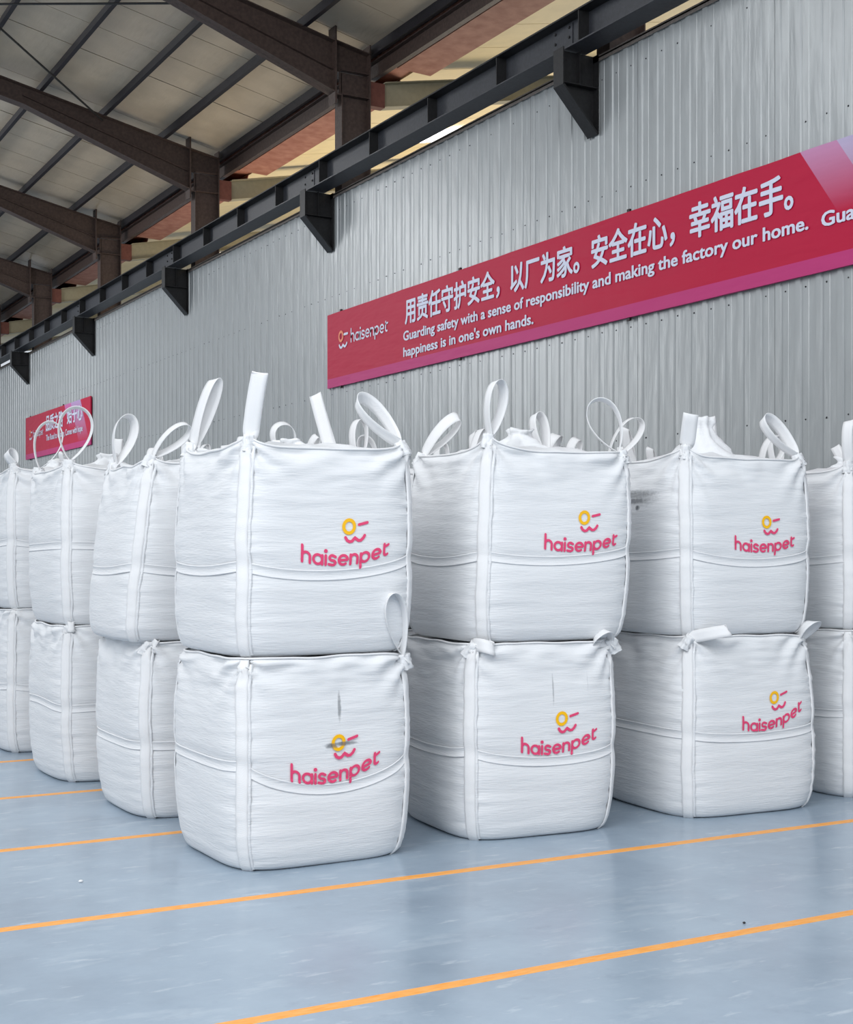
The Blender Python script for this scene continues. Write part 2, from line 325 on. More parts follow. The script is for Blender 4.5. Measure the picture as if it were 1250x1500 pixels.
# ------------------------------------------------------------------ logo strokes
def arc(cx, cy, r, a0, a1, n=14, ry=None):
    ry = ry or r
    return [(cx+r*math.cos(math.radians(a0+(a1-a0)*i/n)), cy+ry*math.sin(math.radians(a0+(a1-a0)*i/n))) for i in range(n+1)]
GL = {'h': ([[(0, 0), (0, 1.62)], [(0, .55)]+arc(.4, .6, .4, 180, 0, 10)+[(.8, 0)]], .8),
      'a': ([arc(.46, .48, .46, 0, 360, 22), [(.92, 0), (.92, .9)]], .92),
      'i': ([[(0, 0), (0, .92)]], 0.0),
      's': ([[(.66, .80)]+arc(.32, .70, .28, 70, 270, 9, .25)+arc(.36, .22, .30, 90, -110, 9, .23)+[(-.02, .06)]], .66),
      'e': ([[(.05, .47), (.90, .47)]+arc(.46, .48, .46, 3, 306, 20)], .88),
      'n': ([[(0, 0), (0, .95)], [(0, .52)]+arc(.37, .57, .37, 180, 0, 10)+[(.74, 0)]], .74),
      'p': ([[(0, -.5), (0, .9)], arc(.46, .48, .46, 0, 360, 22)], .92),
      't': ([[(.14, 1.18), (.10, .36)]+arc(.36, .30, .26, 170, 300, 6), [(.12, .92), (.62, .98)]], .52)}
GS = {'h': ([[(0, 0), (0, 1.62)], [(0, .55)]+arc(.4, .6, .4, 180, 0, 5)+[(.8, 0)]], .8)}
def word_strokes():
    out = []; x = 0
    for ch in 'haisenpet':
        st, wd = GL[ch]
        for s_ in st: out.append(([(x+a, b) for a, b in s_], .135))
        if ch == 'i': out.append(([(x-.001, 1.36), (x+.001, 1.36)], .2))
        x += wd+.36
    return out, x-.36
WS, WW = word_strokes()
def ribbon(v, f, pts, r, fn, step=.05, caps=5):
    """rounded stroke; fn maps 2D to 3D"""
    q = [pts[0]]
    for a, b in zip(pts, pts[1:]):
        d = math.hypot(b[0]-a[0], b[1]-a[1]); n = max(1, int(d/step))
        q += [(a[0]+(b[0]-a[0])*i/n, a[1]+(b[1]-a[1])*i/n) for i in range(1, n+1)]
    b0 = len(v); N = len(q)
    for i, p in enumerate(q):
        a = q[max(0, i-1)]; c = q[min(N-1, i+1)]; dx, dy = c[0]-a[0], c[1]-a[1]; l = math.hypot(dx, dy) or 1
        nx, ny = -dy/l*r, dx/l*r; v.append(fn(p[0]+nx, p[1]+ny)); v.append(fn(p[0]-nx, p[1]-ny))
    f += [(b0+2*i, b0+2*i+1, b0+2*i+3, b0+2*i+2) for i in range(N-1)]
    if math.hypot(q[0][0]-q[-1][0], q[0][1]-q[-1][1]) < 1e-3: return
    for (p, a, s0, s1) in ((q[0], q[1], 0, 1), (q[-1], q[-2], 2*N-1, 2*N-2)):
        th = math.atan2(p[1]-a[1], p[0]-a[0]); b = len(v)
        for k in range(caps+1):
            an = th-PI/2+PI*k/caps; v.append(fn(p[0]+r*math.cos(an), p[1]+r*math.sin(an)))
        f.append(tuple(b+k for k in range(caps+1)))
SMILE = [(x, y) for x, y in [(-.95, .28), (-.8, .02), (-.55, -.12), (-.3, -.08), (-.1, .12), (0, .24), (.12, .12), (.35, -.06), (.6, -.06), (.85, .12), (1.0, .34)]]

# ------------------------------------------------------------------ banners
def banner(y_left, y_right, zb, zt, strip, label, ov):
    """printed board hung flat on the wall; local x runs along the text (world -y), local y is up, local z faces the room"""
    e = empty('banner', (WX-.032, y_left, zb)); e.rotation_mode = 'QUATERNION'
    e.rotation_quaternion = Matrix(((0, 0, -1), (-1, 0, 0), (0, 1, 0))).to_quaternion()
    tag(e, label, 'banner', 'red wall banners'); W = y_left-y_right; h = zt-zb
    m = mat('red_banner_print', (176, 12, 56), .5, 0, .2); nt = m.node_tree; N = nt.nodes; L = nt.links; b = N['Principled BSDF']
    tc = N.new('ShaderNodeTexCoord'); sp = N.new('ShaderNodeSeparateXYZ'); L.new(tc.outputs['Object'], sp.inputs[0])
    def mth(op, a, c):
        x = N.new('ShaderNodeMath'); x.operation = op
        for i, q in enumerate((a, c)):
            if isinstance(q, (int, float)): x.inputs[i].default_value = q
            else: L.new(q, x.inputs[i])
        return x.outputs[0]
    cur = None
    def mixin(fac, c):
        nonlocal cur
        mx = N.new('ShaderNodeMix'); mx.data_type = 'RGBA'; L.new(fac, mx.inputs[0])
        if cur is None: mx.inputs[6].default_value = lin((176, 12, 56))
        else: L.new(cur, mx.inputs[6])
        mx.inputs[7].default_value = lin(c); cur = mx.outputs[2]
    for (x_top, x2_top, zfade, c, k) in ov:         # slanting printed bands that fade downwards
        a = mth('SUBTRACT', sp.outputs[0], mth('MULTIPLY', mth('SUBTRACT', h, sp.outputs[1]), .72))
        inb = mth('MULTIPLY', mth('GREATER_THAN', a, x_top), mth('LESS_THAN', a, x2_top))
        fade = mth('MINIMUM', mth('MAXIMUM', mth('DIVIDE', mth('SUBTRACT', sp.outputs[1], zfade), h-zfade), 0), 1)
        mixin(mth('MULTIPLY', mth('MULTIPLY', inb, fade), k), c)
    mixin(mth('LESS_THAN', sp.outputs[1], strip), (180, 52, 112))
    L.new(cur, b.inputs['Base Color'])
    n = N.new('ShaderNodeTexNoise'); mp = N.new('ShaderNodeMapping'); mp.inputs['Scale'].default_value = (1.2, 5, 1); L.new(tc.outputs['Object'], mp.inputs[0]); L.new(mp.outputs[0], n.inputs[0]); n.inputs['Scale'].default_value = 1.5
    bp = N.new('ShaderNodeBump'); bp.inputs['Distance'].default_value = .012; L.new(n.outputs[0], bp.inputs['Height']); L.new(bp.outputs[0], b.inputs['Normal'])
    nx = int(W*6); v = []; f = []
    for j in (0, 1):
        for i in range(nx+1):
            x = W*i/nx; v.append((x, h*j+.004*noise.noise(Vector((x*2, j*5, 0))), .026+.004*noise.noise(Vector((x*1.5, j*3, 2)))))
    for j in (0, 1):
        for i in range(nx+1): v.append((W*i/nx, h*j, -.002))
    n1 = nx+1
    for i in range(nx):
        f += [(i, i+1, n1+i+1, n1+i), (2*n1+i, 3*n1+i, 3*n1+i+1, 2*n1+i+1), (i, 2*n1+i, 2*n1+i+1, i+1), (n1+i, n1+i+1, 3*n1+i+1, 3*n1+i)]
    f += [(0, n1, 3*n1, 2*n1), (nx, 2*n1+nx, 3*n1+nx, n1+nx)]
    mesh('printed_sheet', v, f, m, e)
    cl = MB(); x = .4
    while x < W:
        cl.box(x-.02, x+.02, -.03, .0, -.005, .02); cl.box(x-.02, x+.02, h, h+.03, -.005, .02); x += 3.2
    cl.build('hanging_clip', M['blackm'], e)
    return e
def glyph_mesh(t):
    c = bpy.data.curves.new('t', 'FONT'); c.body = t; c.size = 1; c.resolution_u = 3
    o = bpy.data.objects.new('t', c); C.objects.link(o); dg = bpy.context.evaluated_depsgraph_get(); dg.update()
    me = bpy.data.meshes.new_from_object(o.evaluated_get(dg)); bpy.data.objects.remove(o)
    v = [tuple(q.co) for q in me.vertices]; f = [tuple(p.vertices) for p in me.polygons]; bpy.data.meshes.remove(me); return v, f
def text_part(name, s_, parent, x, y, width, height, bold, m_, cjk=False):
    """flat printed lettering fitted to a width, one part per word (per character for Chinese)"""
    v, f = glyph_mesh(s_); xs = [q[0] for q in v]; x0, x1 = min(xs), max(xs); kx = width/(len(s_) if cjk else x1-x0)
    if cjk: x0 = 0; pieces = [(ch, i) for i, ch in enumerate(s_)]
    else:
        pieces = []; i = 0
        for wd in s_.split(' '):
            p = s_.index(wd, i); i = p+len(wd)
            q = 0 if p == 0 else glyph_width(s_[:p]+'|')-glyph_width('|'); pieces.append((wd, q))
    for wd, q in pieces:
        v, f = glyph_mesh(wd); V, Fc = [], []
        for zi, (dx, dy) in enumerate(((0, 0), (bold, 0), (-bold, 0), (0, bold), (0, -bold), (bold*.7, bold*.7), (-bold*.7, bold*.7), (bold*.7, -bold*.7), (-bold*.7, -bold*.7))):
            b = len(V); V += [((a+q-x0+dx)*kx, (c_+dy*.8)*height, zi*.00025) for a, c_, _ in v]; Fc += [tuple(b+i for i in p) for p in f]
        p = mesh(name, V, Fc, m_, parent); p.location = (x, y, .0335)
def glyph_width(t):
    v, f = glyph_mesh(t); return max(q[0] for q in v)
def logo_flat(e, x, y, wid, with_text=True):
    k = wid/WW; v, f = [], []
    for pts, r in WS: ribbon(v, f, pts, r*.8, lambda a, b: (x+a*k, y+b*k*.95, .0335), .2, 4)
    mesh('logo_lettering', v, f, M['white_print'], e)
    v, f = [], []; ribbon(v, f, arc(x-.315, y+.115, .062, 0, 360, 20, .062), .018, lambda a, b: (a, b, .0335), .02); mesh('logo_ring', v, f, M['orange_print'], e)
    v, f = [], []; ribbon(v, f, [(x-.215, y+.13), (x-.11, y+.13)], .016, lambda a, b: (a, b, .0335), .05); mesh('logo_wink', v, f, M['white_print'], e)
    v, f = [], []; ribbon(v, f, [(x-.25+.12*a, y-.03+.1*b) for a, b in SMILE], .016, lambda a, b: (a, b, .0335), .02); mesh('logo_smile', v, f, M['white_print'], e)
YL = 17.455
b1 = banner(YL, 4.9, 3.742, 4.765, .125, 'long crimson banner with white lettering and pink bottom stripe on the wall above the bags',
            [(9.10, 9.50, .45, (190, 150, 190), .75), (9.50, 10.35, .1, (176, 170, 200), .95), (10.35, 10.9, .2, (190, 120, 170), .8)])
text_part('chinese_lettering', '用责任守护安全，以厂为家。安全在心，幸福在手。', b1, YL-15.165, 4.345-3.742, 22.0*.315, .335, .030, M['white_print'], True)
text_part('english_lettering', 'Guarding safety with a sense of responsibility and making the factory our home.', b1, YL-15.201, 4.115-3.742, 15.201-8.26, .165, .030, M['white_print'])
text_part('english_lettering', 'Guarding', b1, YL-8.107, 4.10-3.742, .80, .165, .030, M['white_print'])
text_part('english_lettering', "happiness is in one's own hands.", b1, YL-15.201, 3.915-3.742, 15.201-12.282, .165, .030, M['white_print'])
logo_flat(b1, YL-16.692, 4.30-3.742, 1.05)
Y2 = 35.3
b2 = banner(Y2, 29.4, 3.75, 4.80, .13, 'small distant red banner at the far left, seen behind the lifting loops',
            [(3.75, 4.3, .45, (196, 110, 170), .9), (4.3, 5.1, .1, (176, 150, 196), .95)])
text_part('chinese_lettering', '品质之路', b2, 2.05, .60, 1.6, .40, .03, M['white_print'], True)
text_part('chinese_lettering', '始于心', b2, 4.0, .62, 1.3, .38, .03, M['white_print'], True)
text_part('english_lettering', 'The Road to Quality, Comes with hope', b2, 2.1, .34, 3.2, .2, .02, M['white_print'])
logo_flat(b2, .8, .52, 1.0)

# ------------------------------------------------------------------ bulk bags
SQ = [(-1, -1), (1, -1), (1, 1), (-1, 1)]
PROF = [(0, .90), (.010, .922), (.03, .947), (.07, .970), (.16, .990), (.32, 1.0), (.55, .998), (.75, .985), (.88, .965), (.96, .94), (1.0, .915)]
def prof(v):
    v = max(0, min(1, v))
    for (a, p), (b, q) in zip(PROF, PROF[1:]):
        if v <= b: return p+(q-p)*(v-a)/(b-a)
    return PROF[-1][1]
class Bag:
    def __init__(s, **k):
        s.h = 1.0; s.a = .49; s.b = .49; s.lean = (0, 0); s.belt = (.45, .45, .45, .45); s.sag = (-.03, -.02, -.02, -.02); s.pk = (.05,)*4
        s.top = True; s.seed = random.random()*100; s.taper = 0; s.twist = 0; s.bot = 1.0; s.rims = 0.0; s.spout = .1; s.logo = (.05, .455, 1.0, .12, 0.0); s.stains = (); s.res = 1.0; s.loops = [None]*4; s.dip = .0
        s.__dict__.update(k)
    def sq(s, t):
        t %= 4; i = int(t); f = t-i; p, q = SQ[i], SQ[(i+1) % 4]; return p[0]+(q[0]-p[0])*f, p[1]+(q[1]-p[1])*f
    def beltz(s, t):
        t %= 4; i = int(t); f = t-i; return s.belt[i]*(1-f)+s.belt[(i+1) % 4]*f+4*s.sag[i]*f*(1-f)
    def XY(s, t, v):
        cx, cy = s.sq(t); n = 5.2+1.2*min(1, v*1.6)
        n *= (1-(1-s.bot)*.8*max(0, 1-v/.5))
        k = (abs(cx)**n+abs(cy)**n)**(-1/n); z = v*s.h
        r = prof(v)*(1-.016*math.exp(-((z-s.beltz(t))/.045)**2))*(1+s.taper*(.5-v))
        r *= 1+.012*noise.noise(Vector((cx*1.3, cy*1.3, v*2+s.seed)))
        x, y = cx*k*r*s.a, cy*k*r*s.b
        an = s.twist*v; x, y = x*math.cos(an)-y*math.sin(an), x*math.sin(an)+y*math.cos(an)
        return x+s.lean[0]*v, y+s.lean[1]*v
    def Z(s, t, v):
        cx, cy = s.sq(t); k = min(abs(cx), abs(cy)); i = int((t % 4)+.5) % 4
        pk = s.pk[i]*math.exp(-(1-k)/.20)+.012*noise.noise(Vector((cx*2.2, cy*2.2, s.seed+7)))
        b = max(0, (v-.6)/.4)
        return v*s.h+b*b*(pk+s.dip*(1-k))
    def P(s, t, v, off=0):
        x, y = s.XY(t, v)
        if off:
            x0, y0 = s.XY(t-.01, v); x1, y1 = s.XY(t+.01, v); tx, ty = x1-x0, y1-y0; l = math.hypot(tx, ty)
            x += ty/l*off; y -= tx/l*off
        return Vector((x, y, s.Z(t, v)))
    def wr(s, t, v):
        """folds hanging from the corners and under the rim, gathers at the straps"""
        f = (t % 1); i = int(t % 4); dc = min(f, 1-f); z = v
        e = math.exp(-(1-v)/.095)*min(1, max(0, (1-v)/.02))
        an = math.atan2((1-v)+.02, dc+.03)
        nn = noise.noise(Vector((t*5, v*3, s.seed)))
        d = .036*e*math.sin(an*12+nn*3.5+s.seed)*(.25+.9*math.exp(-dc/.22))
        d += .0045*math.exp(-(1-v)/.16)*noise.noise(Vector((t*7, v*38, s.seed+3)))*2
        d += .0035*noise.noise(Vector((t*3.0, v*26, s.seed+5)))*(math.exp(-dc/.12)+.25)*2
        d += .006*noise.noise(Vector((t*2.2, v*3.5, s.seed+9)))
        d += .0032*math.sin(v*150+nn*6)*math.exp(-dc/.055)*(.4+abs(noise.noise(Vector((t, v*6, s.seed+20))))*1.6)
        d += .006*math.exp(-v/.05)*math.sin(t*60+nn*5)*math.exp(-dc/.07)
        return d
    def build(s, loc, rz, label, group, mf=None):
        root = empty('bulk_bag', loc, rz); tag(root, label, 'bulk bag', group)
        mf = mf or (fabric('stained_fabric', FAB, s.stains) if s.stains else M['fabric'])
        n1 = int(44*s.res); NC = 4*n1; NV = int(96*s.res)
        v = []; vs = [0, .004, .012, .025]+[.04+.96*(j/NV) for j in range(NV+1)]
        for vv in vs:
            for c in range(NC):
                t = c/n1; v.append(s.P(t, vv, s.wr(t, vv) if vv > .01 else -.012*(1-vv/.012)))
        R_ = len(vs); f = [(j*NC+c, j*NC+(c+1) % NC, (j+1)*NC+(c+1) % NC, (j+1)*NC+c) for j in range(R_-1) for c in range(NC)]
        f.append(tuple(reversed(range(NC))))
        # lid: hem lip, fold inwards, crumpled dome
        last = (R_-1)*NC; cz = s.h+(.045 if s.top else .0)
        for k, (sc_, dz, bl) in enumerate(((.985, .006, 0), (.965, -.012, .02), (.93, -.03, .1), (.86, -.03, .3), (.74, -.015, .6), (.58, 0, .85), (.38, .008, 1), (.18, .012, 1))):
            for c in range(NC):
                p = v[last+c]; q = Vector(s.lean).to_3d() if False else Vector((s.lean[0], s.lean[1], 0))
                x = q.x+(p.x-q.x)*sc_; y = q.y+(p.y-q.y)*sc_
                cr = (.022 if s.top else .004)*noise.noise(Vector((x*9, y*9, s.seed)))*min(1, k/2)
                z0 = p.z*(1-bl)+(cz if s.top else s.h-.006)*bl
                v.append(Vector((x, y, z0+dz*(1 if s.top else .3)+cr)))
            b = last+k*NC; f += [(b+c, b+(c+1) % NC, b+NC+(c+1) % NC, b+NC+c) for c in range(NC)]
        b = last+8*NC; f.append(tuple(b+c for c in range(NC)))
        mesh('bag_body', v, f, mf, root, True)
        # corner webbing straps with a narrow sewn edge beside each
        for c in range(4):
            v, f = [], []; nv = int(60*s.res)
            for j in range(nv+1):
                vv = .0+1.0*j/nv; wob = .010*noise.noise(Vector((vv*4, c, s.seed)))+.004*noise.noise(Vector((vv*13, c, s.seed)))
                thin = 1-.25*max(0, (vv-.9)/.1)
                for (o_, h_) in ((-.047, .001), (-.045, .0075), (-.03, .0095), (0, .0105), (.03, .0095), (.045, .0075), (.047, .001)):
                    t = c+wob+o_*thin; v.append(s.P(t, vv, h_+max(0, s.wr(t, vv)*.6)-.001))
            f = [(7*j+k, 7*j+k+1, 7*j+k+8, 7*j+k+7) for j in range(nv) for k in range(6)]
            st = mesh('corner_strap', v, f, M['web'], root, True)
            v, f = [], []
            for j in range(nv+1):
                vv = .01+.97*j/nv; wob = .010*noise.noise(Vector((vv*4, c, s.seed)))+.005*noise.noise(Vector((vv*17, c+9, s.seed)))
                for (o_, h_) in ((.044, .001), (.05, .008), (.062, .0075), (.066, .001)):
                    t = c+wob+o_; v.append(s.P(t, vv, h_+max(0, s.wr(t, vv)*.6)))
            f = [(4*j+k, 4*j+k+1, 4*j+k+5, 4*j+k+4) for j in range(nv) for k in range(3)]
            mesh('sewn_edge', v, f, mf, root, True)
        # belt band
        v, f = [], []; nb_ = int(220*s.res)
        for i in range(nb_):
            t = 4*i/nb_; zb = s.beltz(t)
            for (dz, h_) in ((-.029, .001), (-.027, .0052), (-.023, .0052), (-.021, .003), (.014, .003), (.016, .0048), (.019, .0048), (.022, .001)):
                v.append(s.P(t, (zb+dz)/s.h, h_+max(0, s.wr(t, (zb+dz)/s.h))))
        f = [(8*i+k, 8*((i+1) % nb_)+k, 8*((i+1) % nb_)+k+1, 8*i+k+1) for i in range(nb_) for k in range(7)]
        mesh('belt_band', v, f, mf, root, True)
        # rim hem
        v, f = [], []; m_ = NC
        for i in range(m_):
            t = 4*i/m_; p = s.P(t, 1.0, s.wr(t, .999)); q = s.P(t, 1.0, .02)-s.P(t, 1.0, 0); q.normalize()
            for k in range(6):
                an = 2*PI*k/6; v.append(p+q*(.007*math.cos(an))+Vector((0, 0, .005+.006*math.sin(an))))
        f = [(6*i+k, 6*((i+1) % m_)+k, 6*((i+1) % m_)+(k+1) % 6, 6*i+(k+1) % 6) for i in range(m_) for k in range(6)]
        mesh('rim_hem', v, f, M['web'], root, True)
        if s.logo: s.do_logo(root)
        if s.top and s.spout:
            v, f = [], []; ns, nr = 36, 14; hh = s.spout
            for j in range(nr+1):
                q = j/nr; rr = .19*(1-q)**1.6+.035+.03*math.exp(-((q-.95)/.12)**2)
                for k in range(ns):
                    an = 2*PI*k/ns; r = rr*(1+.22*math.sin(an*5+q*3+s.seed)+.3*noise.noise(Vector((math.cos(an)*2, math.sin(an)*2, q*5+s.seed))))
                    v.append((s.lean[0]+r*math.cos(an)+.04*q*math.sin(s.seed), s.lean[1]+r*math.sin(an), s.h+.02+hh*q+.02*noise.noise(Vector((an, q*4, s.seed)))*q))
            f = [(j*ns+k, j*ns+(k+1) % ns, (j+1)*ns+(k+1) % ns, (j+1)*ns+k) for j in range(nr) for k in range(ns)]+[tuple(nr*ns+k for k in range(ns))]
            mesh('filling_spout', v, f, M['fabric'], root, True)
        for c in range(4):
            if s.loops[c]: s.loop(root, c, rz, *s.loops[c])
        return root
    def loop(s, root, c, rz, dr, dd, up, wid, psi, twist=0, droop=0, bw=.068, base=0):
        """webbing lifting loop; tip offset given along the room's right / depth / up, psi = angle of the loop's plane"""
        ci = Matrix.Rotation(-rz, 3, 'Z')
        b0 = s.P(c, .955, .004+base)+Vector((0, 0, .0)); tip = ci @ (RV*dr+FV*dd+Vector((0, 0, up)))
        b1 = s.P(c, 1.0, -.02+base)
        U = tip.normalized(); Lh = tip.length
        side = ci @ (RV*math.cos(math.radians(psi))+FV*math.sin(math.radians(psi))); side = (side-U*side.dot(U)).normalized()
        n = 56; pts = []
        for i in range(n+1):
            q = i/n; k = (1-math.cos(2*PI*q))/2; sh = math.sin(2*PI*q)*(k**.42)*1.25
            p = b1+U*(Lh*k)+side*(wid*sh)
            p += Vector((0, 0, -droop*k*k))+(side*.012+U.cross(side)*.01)*noise.noise(Vector((q*3, s.seed, c*5)))
            pts.append(p)
        pts = [b0]+[b0.lerp(b1, .5)]+pts+[b0.lerp(b1, .5)+side*.004, b0+side*.004]
        v, f = [], []; m_ = len(pts); prev = None
        for i, p in enumerate(pts):
            T = (pts[min(m_-1, i+1)]-pts[max(0, i-1)]); T = T.normalized() if T.length > 1e-6 else Vector((0, 0, 1))
            B = U.cross(side); q = i/(m_-1)
            an = math.radians(twist)*math.sin(PI*q)+.25*noise.noise(Vector((q*2.5, s.seed+c, 1)))
            B = Matrix.Rotation(an, 3, T) @ B; B = (B-T*B.dot(T)).normalized(); Nn = T.cross(B)
            g = min(1, .72+2.2*min(q, 1-q)); hw = bw/2*g
            for (a, b) in ((-hw, -.0016), (-hw, .0016), (-hw*.4, .003), (hw*.4, .003), (hw, .0016), (hw, -.0016), (hw*.4, -.0006), (-hw*.4, -.0006)):
                v.append(p+B*a+Nn*b)
        f = [(8*i+k, 8*i+(k+1) % 8, 8*i+8+(k+1) % 8, 8*i+8+k) for i in range(m_-1) for k in range(8)]+[tuple(reversed(range(8))), tuple(8*(m_-1)+k for k in range(8))]
        mesh('lifting_loop', v, f, M['web'], root, True)
        # gathered cloth wrapped round the foot of the loop
        v, f = [], []; ns, nr = 20, 7
        cc = s.P(c, .985, -.012+base); ax = (U*.7+Vector((0, 0, .8))).normalized(); u = side; w_ = ax.cross(u).normalized(); u = w_.cross(ax)
        for j in range(nr+1):
            q = j/nr
            for k in range(ns):
                an = 2*PI*k/ns; r = (.014*(1-q)+.031)*(1+.16*math.sin(an*6+q*4+s.seed)+.25*noise.noise(Vector((math.cos(an)*1.5, math.sin(an)*1.5, q*6+s.seed+c))))
                v.append(cc+ax*(-.05+.075*q)+u*(r*math.cos(an))+w_*(r*math.sin(an)*.75))
        f = [(j*ns+k, j*ns+(k+1) % ns, (j+1)*ns+(k+1) % ns, (j+1)*ns+k) for j in range(nr) for k in range(ns)]+[tuple(nr*ns+k for k in range(ns))]
        mesh('loop_gather', v, f, M['fabric'], root, True)
    def do_logo(s, root):
        x0, zb, k_, bow, tilt = s.logo; k = .45/WW*k_; off = .0038
        mp, my = M['pink'], M['yellow']
        def at(x, z):           # local face coordinates -> surface of the front face
            t = .5+x/(2*s.a*.985); vv = z/s.h; return s.P(t, vv, (off if abs(z-s.beltz(t)) > .034 else .0068)+max(0, s.wr(t, vv)))
        def bowf(x): return bow*(x-x0+.03)**2*4+tilt*(x-x0)
        def fn(a, b): x = x0+(a-WW/2)*k; return at(x, zb+b*k*.97+bowf(x))
        v, f = [], []
        for pts, r in WS: ribbon(v, f, pts, r, fn, .18)
        mesh('logo_lettering', v, f, mp, root)
        k2 = k_; cx = x0+.015*k2; cz = zb+.18*k2
        def g(a, b): return at(a, b+bowf(a)*.6)
        v, f = [], []; ribbon(v, f, arc(cx, cz, .0285*k2, 0, 360, 28, .031*k2), .0082*k2, g, .02); mesh('logo_ring', v, f, s.stain_mat('ring') or my, root)
        v, f = [], []; ribbon(v, f, [(cx+.052*k2, cz+.006*k2), (cx+.098*k2, cz+.012*k2)], .0068*k2, g, .015); mesh('logo_wink', v, f, mp, root)
        v, f = [], []; ribbon(v, f, [(cx+.03*k2+.052*k2*a, cz-.066*k2+.052*k2*b) for a, b in SMILE], .0075*k2, g, .01); mesh('logo_smile', v, f, mp, root)
    def stain_mat(s, n):
        if not s.stains: return None
        return fabric('stained_yellow_print', (246, 186, 8), s.stains, .0)
def rl(up=.27, **k):      # a random loop
    a = random.uniform(-.12, .12); u = up*random.uniform(.7, 1.05)
    return (a, random.uniform(-.1, .1), u, random.uniform(.012, .07), random.uniform(0, 90), random.uniform(-25, 25), random.uniform(0, .06))
G1 = 'white bulk bags stacked two high'
D = math.radians
# front row, bottom then top of each stack
bags = []
def stack(x, y, lo, hi, rlo, rhi, lablo, labhi, dx=0, dy=0):
    lo.build((x, y, 0), D(rlo), lablo, G1)
    hi.build((x+dx, y+dy, lo.h+.012), D(rhi), labhi, G1)
stack(2.80, 6.37,
  Bag(h=.985, top=False, pk=(.0, -.01, -.01, .0), belt=(.50, .50, .47, .50), sag=(-.13, -.03, -.02, -.01), logo=(.02, .40, 1.0, .22, .06), bot=.8,
      loops=[None, (-.045, -.13, .31, .05, 28, 12, 0, .065, .03), None, None], stains=((.045, .75, .011, .085, .8), (.07, .575, .085, .013, 1.0), (.00, .568, .045, .016, 1.0)), seed=11.3),
  Bag(h=.97, a=.497, belt=(.43, .465, .46, .43), sag=(-.065, -.03, -.02, -.03), pk=(.06, .06, .06, .08), lean=(.02, 0), logo=(.062, .428, 1.0, .16, .03), seed=4.2, spout=.06,
      loops=[(.05, -.05, .29, .010, 90, 0, 0, .078), (-.20, .0, .22, .06, 40, 15, 0), (-.09, 0, .31, .012, 85, 5, 0), (.11, .0, .33, .028, 50, 25, 0, .085)]),
  0, 0, 'white bulk bag, front left stack, lower, grey smudge across its yellow logo ring', 'white bulk bag, front left stack, upper, clean logo and tall upright loops', 0, 0)
stack(4.10, 6.40,
  Bag(h=1.005, top=False, pk=(.0, .0, 0, 0), belt=(.47, .45, .46, .47), sag=(-.06, -.03, -.02, -.03), logo=(.065, .438, .97, .20, .06), bot=.85, a=.485,
      loops=[(.10, -.06, .02, .03, 20, 0, .04), (-.07, -.09, .05, .045, 30, 30, .02, .068, .04), None, None], stains=((.035, .77, .006, .10, .55), (.245, .80, .003, .07, .22), (.08, .535, .09, .010, .3)), seed=23.9),
  Bag(h=.985, belt=(.455, .485, .47, .46), sag=(-.045, -.03, -.02, -.04), pk=(.085, .02, .05, .03), lean=(.035, 0), logo=(.112, .472, .97, .12, .02), seed=31.7, spout=.14, a=.5,
      loops=[(.045, 0, .28, .055, 40, 20, 0, .06), (-.13, 0, .28, .085, 5, 10, 0, .06), (-.05, 0, .25, .05, 40, 15, 0), (.20, 0, .21, .045, 35, -20, 0)]),
  -5, -3.5, 'lower bag of the second front-row stack, faint grey streak above its logo', 'upper bag of the second front-row stack, round loop above its corner strap', .06, 0)
stack(5.47, 6.33,
  Bag(h=1.0, top=False, pk=(.0, -.02, 0, 0), belt=(.475, .48, .47, .475), sag=(-.035, -.02, -.02, .0), logo=(.11, .485, .93, .25, .15), bot=.85, taper=.07, a=.5,
      loops=[(.20, -.10, .06, .02, 80, 20, .02, .07, .03), (.09, -.05, .12, .04, 40, 40, .02), None, None], seed=45.2),
  Bag(h=.99, belt=(.475, .47, .47, .46), sag=(-.06, -.03, -.02, -.02), pk=(.075, .045, .05, .03), lean=(-.01, 0), logo=(.078, .472, .93, .14, .01), seed=52.8, spout=.26, a=.497,
      loops=[(.02, -.06, .17, .010, 85, 0, 0, .085), (-.19, 0, .22, .055, 30, 20, 0), (-.02, 0, .28, .014, 70, 10, 0, .08), (.19, 0, .26, .065, 15, 10, 0, .06)], stains=((-.03, .80, .24, .032, .8, 'L'), (-.02, .765, .20, .024, 1.0, 'L'), (-.06, .725, .026, .02, 1.2, 'L'), (-.10, .78, .18, .06, .4, 'L'))),
  -4, -3, 'lower bag of the third front-row stack, curled loop lying on its top edge', 'upper bag of the third front-row stack, dark smudge at its upper left', -.01, .02)
stack(6.70, 6.36,
  Bag(h=1.0, top=False, pk=(.0,)*4, belt=(.52, .5, .5, .52), seed=61.1, loops=[None]*4),
  Bag(h=.95, belt=(.44, .45, .45, .42), pk=(.07, .03, .03, .03), seed=66.6, spout=.1, loops=[(.01, 0, .25, .045, 55, 10, 0), rl(), rl(), (.12, 0, .25, .07, 20, 0, 0)]),
  -2, -2, 'lower bag of the front-row stack cut by the right edge', 'upper bag of the front-row stack cut by the right edge')
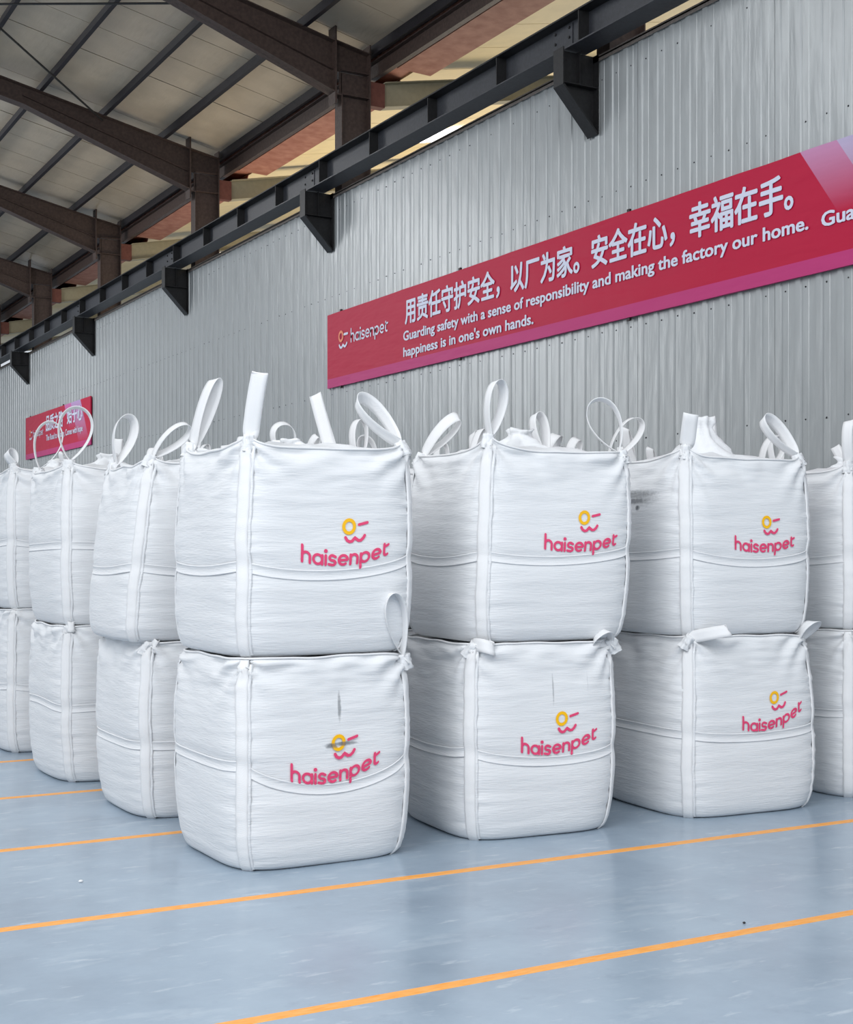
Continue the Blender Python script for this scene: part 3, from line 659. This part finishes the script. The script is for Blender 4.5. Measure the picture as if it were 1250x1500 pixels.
# left column going back
stack(2.80, 7.80,
  Bag(h=.975, top=False, pk=(.0,)*4, belt=(.42, .42, .42, .42), sag=(-.01,)*4, seed=71.1, bot=.75, loops=[(.05, -.03, .0, .02, 20, 0, .02), None, None, None]),
  Bag(h=.975, belt=(.42, .40, .42, .40), pk=(.06, .04, .05, .05), lean=(.10, -.03), seed=76.6, spout=.1, a=.51, loops=[(.20, .0, .17, .05, 25, 10, 0, .055), rl(), (.0, 0, .2, .03, 60), (.07, 0, .29, .065, 35, 15, 0, .078)]),
  0, -2, 'stack right behind the front left one, lower bag on the floor', 'stack right behind the front left one, upper bag leaning right', -.06, 0)
stack(2.73, 9.20,
  Bag(h=.995, top=False, pk=(.01,)*4, belt=(.48,)*4, sag=(.01, 0, 0, .02), seed=81.1, bot=.7, loops=[(.02, -.05, .02, .02, 20, 0, .02), None, None, None]),
  Bag(h=1.0, belt=(.52, .5, .5, .5), sag=(.0,)*4, pk=(.06, .04, .05, .05), seed=86.6, spout=.12, a=.49, loops=[(.05, 0, .34, .10, 15, 20, 0, .055), (.05, 0, .25, .05, 40, 0, 0), rl(), (.09, 0, .32, .09, 10, 10, 0, .05)]),
  0, 0, 'third stack back on the left, lower bag beside the floor line', 'third stack back on the left, upper bag with wide round loops', .0, 0)
stack(2.72, 10.7,
  Bag(h=1.045, top=False, pk=(.01,)*4, belt=(.5,)*4, seed=91.1, loops=[None]*4),
  Bag(h=1.0, belt=(.5,)*4, pk=(.06,)*4, seed=96.6, spout=.1, loops=[(-.05, 0, .1, .04, 60), (.0, 0, .22, .02, 80), rl(), (-.04, 0, .2, .03, 70)]),
  0, 0, 'fourth stack back at the left edge, lower bag on the floor', 'fourth stack back at the left edge, upper bag')
# rows behind: three upper kinds and one lower kind, copied with all their parts
def copy_bag(root, loc, rz, label):
    r = root.copy(); C.objects.link(r); r.location = loc; r.rotation_euler = (0, 0, rz); r['label'] = label
    for ch in root.children: c = ch.copy(); C.objects.link(c); c.parent = r
    return r
tops = []; lows = []
spots = [(i, j) for j in (1, 2, 3) for i in (1, 2, 3)]+[(0, 4), (1, 4), (2, 4)]
COLN = {0: 'left column', 1: 'second column', 2: 'third column', 3: 'column next to the wall'}
ROWN = {1: 'second row', 2: 'third row', 3: 'fourth row', 4: 'back row'}
for n, (i, j) in enumerate(spots):
    x = (2.72, 4.12, 5.46, 6.72)[i]+random.uniform(-.04, .04); y = (0, 7.80, 9.2, 10.65, 12.1)[j]+random.uniform(-.04, .04)
    ll = 'hidden lower bag, %s, %s' % (COLN[i], ROWN[j]); lt = 'hidden upper bag showing only loops, %s, %s' % (COLN[i], ROWN[j])
    if n < 1: lows.append(Bag(h=1.0, top=False, pk=(0,)*4, res=.5, loops=[None]*4).build((x, y, 0), 0, ll, G1))
    else: copy_bag(lows[0], (x, y, 0), D(random.uniform(-2, 2)), ll)
    if n < 4: tops.append(Bag(h=(.94, .98, .97, .96)[n], pk=(.05, .06, .05, .06), res=.5, spout=random.uniform(.08, .2), loops=[rl(.31) for _ in range(4)]).build((x, y, 1.012), 0, lt, G1))
    else: copy_bag(tops[n % 4], (x, y, 1.012), D(random.uniform(-3, 3)), lt)

def speck(name, x, y, r, m_, label, cat):
    v, f = [], []
    for j in range(5):
        for k in range(8):
            ph = PI*j/4; an = 2*PI*k/8; q = r*(1+.25*noise.noise(Vector((j, k, r*100))))
            v.append((x+q*math.sin(ph)*math.cos(an), y+q*.8*math.sin(ph)*math.sin(an), max(0, r*.55+q*.6*math.cos(ph))))
    f = [(j*8+k, j*8+(k+1) % 8, (j+1)*8+(k+1) % 8, (j+1)*8+k) for j in range(4) for k in range(8)]
    tag(mesh(name, v, f, m_, None, True), label, cat)
speck('pebble', 1.68, 6.15, .011, M['web'], 'tiny white crumb on the floor left of the front left stack', 'debris')
speck('grit', 3.81, 4.17, .007, M['screw'], 'tiny dark speck on the floor above the nearest orange line, right', 'debris')
